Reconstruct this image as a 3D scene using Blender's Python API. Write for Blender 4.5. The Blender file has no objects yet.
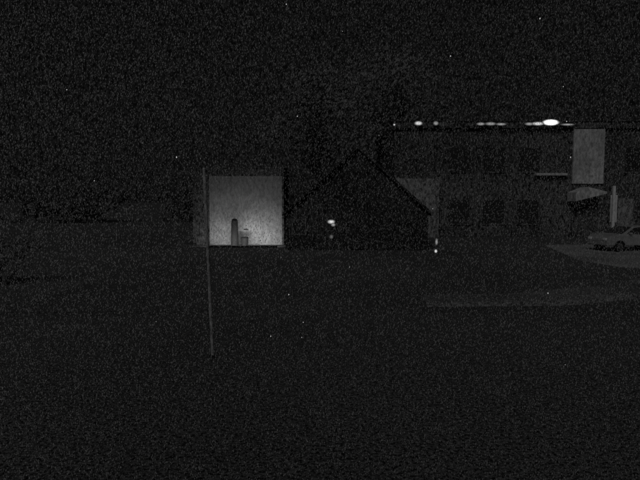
import bpy, bmesh, math, random
from mathutils import Vector, Matrix
random.seed(7)
S=bpy.context.scene
S.view_settings.view_transform='Standard'; S.view_settings.look='None'; S.view_settings.exposure=0
COL=S.collection

# ---------------- materials ----------------
def mat(name,v,rough=0.8,var=0.35,scale=3.0,fine=9.0,spec=0.1,bump=0.0,metal=0.0,stretch=.45,band=.14,patch=.5):
    """large soft patches x fine grain (pebble-dash, grit, weathering)"""
    m=bpy.data.materials.new(name); m.use_nodes=True; n=m.node_tree.nodes; l=m.node_tree.links
    b=n['Principled BSDF']; b.inputs['Roughness'].default_value=rough
    b.inputs['Specular IOR Level'].default_value=spec; b.inputs['Metallic'].default_value=metal
    tc=n.new('ShaderNodeTexCoord')
    mp=n.new('ShaderNodeMapping'); mp.inputs['Scale'].default_value=(1,1,stretch)
    l.new(tc.outputs['Object'],mp.inputs['Vector'])
    a=n.new('ShaderNodeTexNoise'); a.inputs['Scale'].default_value=scale*0.3; a.inputs['Detail'].default_value=4
    c=n.new('ShaderNodeTexNoise'); c.inputs['Scale'].default_value=fine; c.inputs['Detail'].default_value=4; c.inputs['Roughness'].default_value=.8
    l.new(tc.outputs['Object'],a.inputs['Vector']); l.new(mp.outputs[0],c.inputs['Vector'])
    ma=n.new('ShaderNodeMapRange'); ma.inputs['From Min'].default_value=.3; ma.inputs['From Max'].default_value=.7
    ma.inputs['To Min'].default_value=1-var*patch; ma.inputs['To Max'].default_value=1+var*patch; l.new(a.outputs['Fac'],ma.inputs['Value'])
    mr=n.new('ShaderNodeMapRange'); mr.inputs['From Min'].default_value=.5-band; mr.inputs['From Max'].default_value=.5+band
    mr.inputs['To Min'].default_value=v*(1-var); mr.inputs['To Max'].default_value=v*(1+var)
    l.new(c.outputs['Fac'],mr.inputs['Value'])
    mx=n.new('ShaderNodeMath'); mx.operation='MULTIPLY'
    l.new(ma.outputs[0],mx.inputs[0]); l.new(mr.outputs[0],mx.inputs[1])
    l.new(mx.outputs[0],b.inputs['Base Color'])
    if bump:
        bp=n.new('ShaderNodeBump'); bp.inputs['Strength'].default_value=bump; bp.inputs['Distance'].default_value=0.05
        l.new(c.outputs['Fac'],bp.inputs['Height']); l.new(bp.outputs[0],b.inputs['Normal'])
    return m
def emis(name,s,hot=False):
    m=bpy.data.materials.new(name); m.use_nodes=True; n=m.node_tree.nodes; l=m.node_tree.links; b=n['Principled BSDF']
    b.inputs['Base Color'].default_value=(.08,.08,.08,1); b.inputs['Emission Color'].default_value=(1,1,1,1)
    b.inputs['Emission Strength'].default_value=s
    if hot:  # diffuser lens: bright at the bulb, falling off towards its rim
        tc=n.new('ShaderNodeTexCoord'); sb=n.new('ShaderNodeVectorMath'); sb.operation='SUBTRACT'; sb.inputs[1].default_value=(.5,0,.5)
        ml=n.new('ShaderNodeVectorMath'); ml.operation='MULTIPLY'; ml.inputs[1].default_value=(1,0,1)
        ln=n.new('ShaderNodeVectorMath'); ln.operation='LENGTH'
        l.new(tc.outputs['Generated'],sb.inputs[0]); l.new(sb.outputs[0],ml.inputs[0]); l.new(ml.outputs[0],ln.inputs[0])
        r=n.new('ShaderNodeMapRange'); r.interpolation_type='SMOOTHSTEP'
        r.inputs['From Min'].default_value=.5; r.inputs['From Max'].default_value=.05; r.inputs['To Min'].default_value=.008*s; r.inputs['To Max'].default_value=s
        l.new(ln.outputs['Value'],r.inputs['Value']); l.new(r.outputs[0],b.inputs['Emission Strength'])
    return m
M_asph=mat('asphalt',.115,.9,.95,.3,20,bump=.6,stretch=1,band=.09,patch=.3)
M_grass=mat('night_grass',.11,.95,.95,.4,12,bump=.6,stretch=1,band=.09,patch=.3)
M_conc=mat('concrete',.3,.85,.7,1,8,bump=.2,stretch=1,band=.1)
M_kerb=mat('kerb_concrete',.17,.85,.8,1,14,stretch=1,band=.1)
M_timber=mat('dark_timber',.04,.9,.9,1,8,band=.09)
M_roof=mat('dark_shingle',.04,.95,.9,1,8,band=.09)
M_brick=mat('dark_brick',.08,.9,.95,1,6,band=.09)
M_pale=mat('pale_render',.2,.85,.7,.8,6,band=.1)
M_white=mat('lit_white_render',.5,.8,.5,1,6)  # brightness of the lamplit pilaster and canopy is put into this white
M_gloss=mat('lit_white_paint',.8,.6,.15,1,6)  # lamp light at the entrance is put into this white
M_door=mat('garage_door_paint',.15,.7,.35,1.2,7)
M_glass=mat('dark_glass',.03,.4,.2,1,3,spec=.3)
M_trim=mat('grey_trim',.12,.7,.5)
M_dtrim=mat('dark_trim',.04,.8,.5)
M_black=mat('black_metal',.012,.7,.2)
M_galv=mat('galvanised_steel',.3,.7,.6,3,16)
M_car=mat('grey_car_paint',.32,.5,.15,1,5,spec=.4)
M_tyre=mat('tyre_rubber',.02,.9,.2)
M_bark=mat('bark',.04,.95,.5,2,12)
M_leaf=mat('foliage',.17,.8,.5,.5,6)
M_far=mat('distant_foliage',.09,.9,.6,.5,3)
M_fleck=mat('grain_fleck',.85,.4,.1)
L_bright=emis('lamp_bright',4.0,True); L_mid=emis('lamp_mid',.3,True); L_dim=emis('reflection_glow',.1,True); L_sm=emis('lamp_small',.8,True)

# ---------------- helpers ----------------
def empty(name,loc=(0,0,0)):
    e=bpy.data.objects.new(name,None); e.location=loc; COL.objects.link(e); return e
def obj(name,bm,m,parent=None,smooth=False):
    me=bpy.data.meshes.new(name); bm.to_mesh(me); bm.free()
    for x in (m if isinstance(m,list) else [m]): me.materials.append(x)
    if smooth:
        for p in me.polygons: p.use_smooth=True
    o=bpy.data.objects.new(name,me); COL.objects.link(o)
    if parent: o.parent=parent
    return o
def box(name,x0,x1,y0,y1,z0,z1,m,parent=None,bev=0.02):
    bm=bmesh.new(); bmesh.ops.create_cube(bm,size=1)
    bmesh.ops.scale(bm,vec=(x1-x0,y1-y0,z1-z0),verts=bm.verts)
    bmesh.ops.translate(bm,vec=((x0+x1)/2,(y0+y1)/2,(z0+z1)/2),verts=bm.verts)
    if bev: bmesh.ops.bevel(bm,geom=bm.edges[:],offset=min(bev,.3*min(x1-x0,y1-y0,z1-z0)),segments=1,affect='EDGES')
    return obj(name,bm,m,parent)
def ball(name,c,r,m,parent=None):
    bm=bmesh.new(); bmesh.ops.create_uvsphere(bm,u_segments=16,v_segments=10,radius=1)
    bmesh.ops.scale(bm,vec=r,verts=bm.verts); bmesh.ops.translate(bm,vec=c,verts=bm.verts)
    return obj(name,bm,m,parent,True)
def poly(name,pts,m,z=None,parent=None,thick=0):
    bm=bmesh.new(); vs=[bm.verts.new((p[0],p[1],z if z is not None else p[2])) for p in pts]
    f=bm.faces.new(vs)
    if thick:
        r=bmesh.ops.extrude_face_region(bm,geom=[f]); 
        bmesh.ops.translate(bm,vec=(0,0,-thick),verts=[v for v in r['geom'] if isinstance(v,bmesh.types.BMVert)])
        bmesh.ops.recalc_face_normals(bm,faces=bm.faces[:])
    else:
        f.normal_update()
        if f.normal.z<0: f.normal_flip()
    return obj(name,bm,m,parent)
def rod(bm,a,b,r0,r1,seg=10):
    a=Vector(a);b=Vector(b);d=b-a
    r=bmesh.ops.create_cone(bm,cap_ends=True,segments=seg,radius1=r0,radius2=r1,depth=d.length)
    mtx=Matrix.Translation((a+b)/2)@d.to_track_quat('Z','Y').to_matrix().to_4x4()
    bmesh.ops.transform(bm,matrix=mtx,verts=r['verts'])
def rodobj(name,a,b,r0,r1,m,parent=None,seg=12):
    bm=bmesh.new(); rod(bm,a,b,r0,r1,seg); return obj(name,bm,m,parent,False)
def prism(name,prof,y0,y1,m,parent=None):
    bm=bmesh.new()
    f=[bm.verts.new((x,y0,z)) for x,z in prof]; g=[bm.verts.new((x,y1,z)) for x,z in prof]
    bm.faces.new(f); bm.faces.new(g[::-1]); n=len(prof)
    for i in range(n): bm.faces.new((f[i],g[i],g[(i+1)%n],f[(i+1)%n]))
    bmesh.ops.recalc_face_normals(bm,faces=bm.faces[:])
    return obj(name,bm,m,parent)

# ---------------- ground ----------------
bm=bmesh.new(); bmesh.ops.create_grid(bm,x_segments=40,y_segments=40,size=600)
obj('ground',bm,M_grass)
poly('road',[(-60,5),(60,5),(60,14.5),(25,14.8),(-60,13.2)],M_asph,z=.004)
poly('driveway',[(-8.5,14.6),(-3,14.8),(-2.6,33),(-2.7,36.8),(-8,36.8)],M_asph,z=.008)
poly('pavement',[(3,15.4),(7,15.6),(11,17.2),(15,20.5),(24,24),(24,26.0),(14,22.0),(9.5,18.6),(6,17.0),(3,16.6)],M_kerb,z=.12,thick=.12)
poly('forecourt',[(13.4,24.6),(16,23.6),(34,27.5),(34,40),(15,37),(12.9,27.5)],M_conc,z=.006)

# ---------------- garage ----------------
g=empty('garage',(0,0,0))
box('wall_left',-8.5,-7.4,37,43,0,5.1,M_timber,g)
box('wall_right',-2.52,-2.4,37,43,0,5.1,M_timber,g)
box('wall_back',-7.39,-2.53,42.7,43,0,5.1,M_timber,g)
box('lintel',-7.39,-2.53,37,37.3,4.6,5.1,M_timber,g)
box('roof',-8.6,-2.36,36.98,43.2,5.11,5.2,M_timber,g)
box('roller_door',-7.385,-2.535,37.04,37.1,.005,4.59,M_door,g,bev=0)
box('door_handle',-5.1,-4.8,37.0,37.035,1.0,1.06,M_black,g,bev=0)
b=empty('bollard')
bm=bmesh.new(); rod(bm,(-5.6,36.3,0),(-5.6,36.3,1.6),.25,.21,14); obj('post',bm,M_black,b)
ball('cap',(-5.6,36.3,1.6),(.215,.215,.2),M_black,b)
b=empty('litter_bin')
bm=bmesh.new(); rod(bm,(-4.95,36.3,0),(-4.95,36.3,.5),.2,.25,14); obj('drum',bm,M_black,b)
bm=bmesh.new(); rod(bm,(-4.95,36.3,.5),(-4.95,36.3,.58),.27,.22,14); obj('lid',bm,M_black,b)
# long low strip lamp, added with its casing to brighten the garage door
f=empty('added_door_light')
box('housing',-7.2,-2.7,34.9,35.05,.02,.12,M_black,f)
for x in (-7.0,-2.9): box('foot',x-.05,x+.05,34.86,35.1,.0,.019,M_black,f,bev=0)
ld=bpy.data.lights.new('added_door_lamp','AREA'); ld.shape='RECTANGLE'; ld.size=4.4; ld.size_y=.08; ld.energy=98; ld.spread=math.radians(150)
lo=bpy.data.objects.new('added_door_lamp',ld); COL.objects.link(lo); lo.parent=f; lo.location=(-4.95,34.97,.16)
lo.rotation_euler=(math.radians(90+15),0,0)

# ---------------- leaning pole ----------------
p=empty('utility_pole')
rodobj('shaft',(-2.05,10.4,0),(-2.16,10.4,3.56),.030,.032,M_galv,p)
rodobj('base_flange',(-2.05,10.4,0),(-2.05,10.4,.05),.06,.06,M_dtrim,p)
ball('finial',(-2.16,10.4,3.57),(.035,.035,.035),M_galv,p)

# ---------------- cabin ----------------
c=empty('gabled_cabin')
cx=2.2; hw=4.25
prism('walls',[(cx-hw,0),(cx+hw,0),(cx+hw,2.2),(cx,6.0),(cx-hw,2.2)],33,41,M_timber,c)
for s,nm in ((-1,'roof_left'),(1,'roof_right')):
    prism(nm,[(cx,6.02),(cx,6.2),(cx+s*(hw+.2),2.24),(cx+s*(hw+.2),2.06)],32.6,41.3,M_roof,c)
for i in range(28):
    x=cx-hw+.15+i*.3
    top=2.15+(hw-abs(x-cx))*3.8/hw
    box('batten_%d'%i,x-.02,x+.02,32.97,32.999,0.05,top,M_timber,c,bev=0)
box('door',1.6,2.5,32.93,32.965,.05,2.05,M_roof,c)
box('window_frame',-1.7,-.8,32.92,32.965,.9,1.9,M_trim,c)
box('window_glass',-1.6,-.9,32.90,32.918,1.0,1.8,M_dtrim,c)
wl=empty('wall_lamp')
box('bracket',.6,.7,32.8,32.96,1.72,1.8,M_black,wl)
box('hood',.42,.9,32.62,32.8,1.86,1.9,M_black,wl)
ball('lamp',(.66,32.7,1.72),(.26,.1,.15),L_sm,wl)
ball('lamp_skirt',(.78,32.72,1.54),(.16,.08,.13),L_mid,wl)
ball('lower_reflection',(.68,32.84,.82),(.14,.08,.16),L_dim,wl)  # glowing ball stands in for the dim reflection beneath the lamp
q=empty('light_post')
rodobj('post',(6.3,30,0),(6.3,30,3.2),.05,.045,M_trim,q)
box('head',6.2,6.4,29.9,30.1,3.2,3.35,M_trim,q)
ball('low_lamp',(6.27,29.9,.24),(.1,.07,.12),L_sm,q)
ball('upper_lamp',(6.3,29.9,.75),(.09,.07,.22),L_mid,q)

# ---------------- right commercial building ----------------
B=empty('flat_roofed_building')
Y=45
box('left_bay',5.2,9.5,44.2,44.98,0,4.7,M_pale,B)
box('main_wall',6,34,Y,Y+14,0,8.7,M_brick,B)
box('fascia',5.8,34.2,Y-.35,Y+14.2,8.71,9.2,M_brick,B)
box('roof_edge',5.7,34.3,Y-.45,Y+14.3,9.21,9.28,M_dtrim,B)
box('pilaster',20.3,22.8,Y-.25,Y-.003,4.3,8.69,M_white,B)
for i,x in enumerate((10.4,13.2,16.0,24.6,28)):
    for j,z in enumerate((1.1,5.3)):
        if x==24.6 and j==0: continue
        box('window_%d_%d'%(i,j),x,x+1.7,Y-.03,Y-.004,z,z+1.9,M_glass,B,bev=0)
        box('sill_%d_%d'%(i,j),x-.1,x+1.8,Y-.1,Y-.003,z-.13,z-.01,M_brick,B)
        box('mullion_%d_%d'%(i,j),x+.81,x+.89,Y-.06,Y-.032,z,z+1.9,M_dtrim,B,bev=0)
box('ledge',17.3,19.8,Y-.5,Y-.003,4.95,5.15,M_white,B)
prism('entrance_canopy',[(19.9,2.9),(22.3,3.5),(22.3,3.65),(20.9,4.0),(19.9,3.6)],Y-1.8,Y-.26,M_white,B)
box('canopy_post',22.85,23.05,Y-1.7,Y-1.5,0,4.1,M_gloss,B)
box('door_frame',23.5,24.05,Y-.12,Y-.003,1.2,3.4,M_gloss,B)
box('door_leaf',24.15,25.4,Y-.08,Y-.003,.05,3.1,M_pale,B)
def eave(x0,x1,h,m):
    e=empty('eave_lamp')
    box('housing',x0+.1,x1-.1,Y-.62,Y-.46,8.9,8.92+h*.4,M_black,e,bev=0)
    ball('lens',((x0+x1)/2,Y-.68,8.84+h/2),((x1-x0)/2,.06,h/2),m,e)
eave(5.76,5.98,.18,L_sm)
eave(7.4,8.15,.4,L_sm); eave(8.9,9.4,.4,L_mid)
eave(12.3,13.1,.3,L_mid); eave(12.95,14.0,.32,L_mid); eave(13.8,14.8,.26,L_mid)
eave(16.1,16.95,.3,L_mid); eave(16.6,17.8,.34,L_sm); eave(17.5,18.95,.54,L_bright); eave(18.9,20.2,.2,L_mid)

# ---------------- car ----------------
def car(loc,rot):
    e=empty('parked_car',loc); e.rotation_euler=(0,0,rot)
    body=[(-2.2,.35),(-2.25,.7),(-2.1,.92),(-1.2,1.0),(-.45,1.42),(.3,1.5),(1.1,1.44),(1.75,1.02),(2.15,.95),(2.25,.6),(2.2,.35)]
    bm=bmesh.new(); f=[];gq=[]
    for x,z in body:
        k=.86 if z<=1.0 else .86-(z-1.0)*.42
        f.append(bm.verts.new((x,-k,z))); gq.append(bm.verts.new((x,k,z)))
    bm.faces.new(f); bm.faces.new(gq[::-1]); n=len(f)
    for i in range(n): bm.faces.new((f[i],gq[i],gq[(i+1)%n],f[(i+1)%n]))
    bmesh.ops.recalc_face_normals(bm,faces=bm.faces[:])
    bmesh.ops.bevel(bm,geom=bm.edges[:],offset=.04,segments=2,affect='EDGES')
    obj('body',bm,M_car,e)
    for s in (-1,1):
        for nm,pr in (('front_side_glass',[(-.98,1.03),(-.42,1.36),(.18,1.43),(.18,1.03)]),('rear_side_glass',[(.28,1.03),(.28,1.43),(1.0,1.38),(1.45,1.06)])):
            bm=bmesh.new(); bm.faces.new([bm.verts.new((x,s*(.875-(z-1.0)*.42 if z>1 else .87),z)) for x,z in pr]); obj(nm,bm,M_glass,e)
        for x in (-1.4,1.4):
            bm=bmesh.new(); rod(bm,(x,s*.7,.33),(x,s*.9,.33),.33,.33,24); obj('wheel',bm,M_tyre,e)
            bm=bmesh.new(); rod(bm,(x,s*.9,.33),(x,s*.915,.33),.19,.17,12); obj('hubcap',bm,M_trim,e)
        box('headlight',-2.27,-2.15,s*.62-.15,s*.62+.15,.66,.8,M_gloss,e)
        box('mirror',-.85,-.7,s*.95-.08,s*.95+.08,1.0,1.12,M_car,e)
    bm=bmesh.new(); bm.faces.new([bm.verts.new(v) for v in ((-1.17,-.74,1.05),(-1.17,.74,1.05),(-.5,.64,1.43),(-.5,-.64,1.43))]); obj('windscreen',bm,M_glass,e)
car((18.5,33,0.01),math.radians(12))

# ---------------- vegetation ----------------
def leaf_cloud(bm,cen,rad,n,size):
    for _ in range(n):
        d=Vector((random.gauss(0,1),random.gauss(0,1),random.gauss(0,1))); d.normalize()
        p=Vector(cen)+Vector((d.x*rad[0],d.y*rad[1],d.z*rad[2]))*(random.random()**.45)
        s=size*random.uniform(.5,1.3)
        a=Vector((random.uniform(-1,1),random.uniform(-1,1),random.uniform(-1,1))).normalized()
        b=a.orthogonal().normalized(); c2=a.cross(b)
        vs=[bm.verts.new(p+b*s),bm.verts.new(p+c2*s*.5),bm.verts.new(p-b*s),bm.verts.new(p-c2*s*.5)]
        bm.faces.new(vs)
def tree(loc,h,r,seed,clumps=34):
    random.seed(seed); e=empty('broadleaf_tree',loc)
    bm=bmesh.new(); lb=bmesh.new()
    pts=[Vector((0,0,0)),Vector((.15,.1,h*.25)),Vector((-.1,0,h*.5)),Vector((.1,.1,h*.8))]
    rr=[.38,.28,.2,.07]
    for i in range(3): rod(bm,pts[i],pts[i+1],rr[i],rr[i+1])
    for i in range(clumps):
        t=random.uniform(.25,1); ang=random.uniform(0,6.28)
        zz=h*(.32+.66*t); k=math.sin(math.pi*min(1,(.12+.88*t)))**.5
        rad=r*(.35+.65*k)*random.uniform(.2,1)
        q=Vector((math.cos(ang)*rad,math.sin(ang)*rad,zz))
        st=pts[1].lerp(pts[3],min(1,max(0,t-.25)))
        md=st.lerp(q,.5)+Vector((0,0,.2))
        rod(bm,st,md,.07,.05,6); rod(bm,md,q,.05,.02,6)
        s=random.uniform(.7,1.3)*r*.27
        leaf_cloud(lb,q,(s*1.4,s*1.4,s),140,.2)
    obj('trunk_and_limbs',bm,M_bark,e); obj('crown',lb,M_leaf,e)
tree((-.2,50,0),14.5,4.6,3,38); tree((7.2,52,0),16.5,5.8,5,46)
def bush(name,loc,rx,rz,seed):
    random.seed(seed); e=empty(name,loc); lb=bmesh.new(); sb=bmesh.new()
    for i in range(14):
        q=Vector((random.uniform(-rx,rx),random.uniform(-rx*.5,rx*.5),random.uniform(.2,rz)))
        leaf_cloud(lb,q,(rx*.4,rx*.35,rz*.25),110,.07)
        rod(sb,(q.x*.2,q.y*.2,0),q,.03,.008,5)
    obj('leaves',lb,M_leaf,e); obj('stems',sb,M_bark,e)
bush('shrub',(-11.3,19.5,0),1.0,1.6,11)
random.seed(21); lb=bmesh.new()
for i in range(70):
    x=random.uniform(-75,12); z=random.uniform(-.6,2.5+2.5*math.sin(x*.13)**2)
    leaf_cloud(lb,(x,random.uniform(72,80),z),(3,2,1.6),70,.5)
obj('distant_tree_line',lb,M_far)

# ---------------- added flecks imitating sensor grain, plus a few self-glowing specks ----------------
def flecks(n,seed,y0,y1,wf,hr,m,name,par):
    random.seed(seed); verts=[];faces=[]
    for i in range(n):
        y=1/random.uniform(1/y1,1/y0)
        x=random.uniform(-.8,.8)*y; z=3+random.uniform(-.58,.55)*y
        if z<.04: continue
        w=wf*y*random.uniform(.5,1.4); h=w*random.uniform(*hr); t=random.gauss(.1,.08)*h
        k=len(verts)
        verts+= [(x+t,y,z+h),(x-t,y,z-h),(x+w,y,z),(x-w*.5,y+w*.87,z),(x-w*.5,y-w*.87,z)]
        a,b2,c1,c2,c3=k,k+1,k+2,k+3,k+4
        faces+=[(a,c1,c2),(a,c2,c3),(a,c3,c1),(b2,c2,c1),(b2,c3,c2),(b2,c1,c3)]
    me=bpy.data.meshes.new(name); me.from_pydata(verts,[],faces); me.materials.append(m)
    o=bpy.data.objects.new(name,me); COL.objects.link(o); o.parent=par
dz=empty('grain_flecks')
flecks(190000,99,3.2,29,.00040,(2,4.5),M_fleck,'fine_streaks',dz)
flecks(60,5,9,24,.0010,(1,1.5),emis('speck_glow',.5),'glowing_specks',dz)  # specks glow by their own emission, imitating hot pixels

# ---------------- light ----------------
az=math.radians(-20); el=math.radians(35)
sd=bpy.data.lights.new('moon','SUN'); sd.energy=.31; sd.angle=math.radians(25)
so=bpy.data.objects.new('moon',sd); COL.objects.link(so)
dirv=Vector((math.sin(az)*math.cos(el),-math.cos(az)*math.cos(el),math.sin(el)))
so.rotation_euler=dirv.to_track_quat('Z','Y').to_euler(); so.location=dirv*50
W=bpy.data.worlds.new('World'); S.world=W; W.use_nodes=True; n=W.node_tree.nodes; l=W.node_tree.links
bg=n['Background']
sk=n.new('ShaderNodeTexSky'); sk.sky_type='NISHITA'; sk.sun_disc=False; sk.sun_elevation=el; sk.sun_rotation=math.radians(180)-az
bw=n.new('ShaderNodeRGBToBW'); l.new(sk.outputs[0],bw.inputs[0])
pw=n.new('ShaderNodeMath'); pw.operation='POWER'; pw.inputs[1].default_value=.2; l.new(bw.outputs[0],pw.inputs[0])
tc=n.new('ShaderNodeTexCoord')
mp=n.new('ShaderNodeMapping'); mp.inputs['Scale'].default_value=(1,1,.5); l.new(tc.outputs['Generated'],mp.inputs['Vector'])
nz=n.new('ShaderNodeTexNoise'); nz.inputs['Scale'].default_value=330; nz.inputs['Detail'].default_value=2; nz.inputs['Roughness'].default_value=.7
l.new(mp.outputs[0],nz.inputs['Vector'])
mr=n.new('ShaderNodeMapRange'); mr.inputs['From Min'].default_value=.38; mr.inputs['From Max'].default_value=.72; mr.inputs['To Min'].default_value=.4; mr.inputs['To Max'].default_value=2.8
l.new(nz.outputs['Fac'],mr.inputs['Value'])
mg=n.new('ShaderNodeMath'); mg.operation='MULTIPLY'; l.new(pw.outputs[0],mg.inputs[0]); l.new(mr.outputs[0],mg.inputs[1])
l.new(mg.outputs[0],bg.inputs['Color']); bg.inputs['Strength'].default_value=.0025

# ---------------- camera ----------------
cd=bpy.data.cameras.new('camera'); cd.angle=2*math.atan(320/554); cd.clip_end=2000; cd.clip_start=.1
cd.dof.use_dof=True; cd.dof.focus_distance=9; cd.dof.aperture_fstop=4
co=bpy.data.objects.new('camera',cd); COL.objects.link(co); co.location=(0,0,3); co.rotation_euler=(math.radians(90-4.13),0,0)
S.camera=co
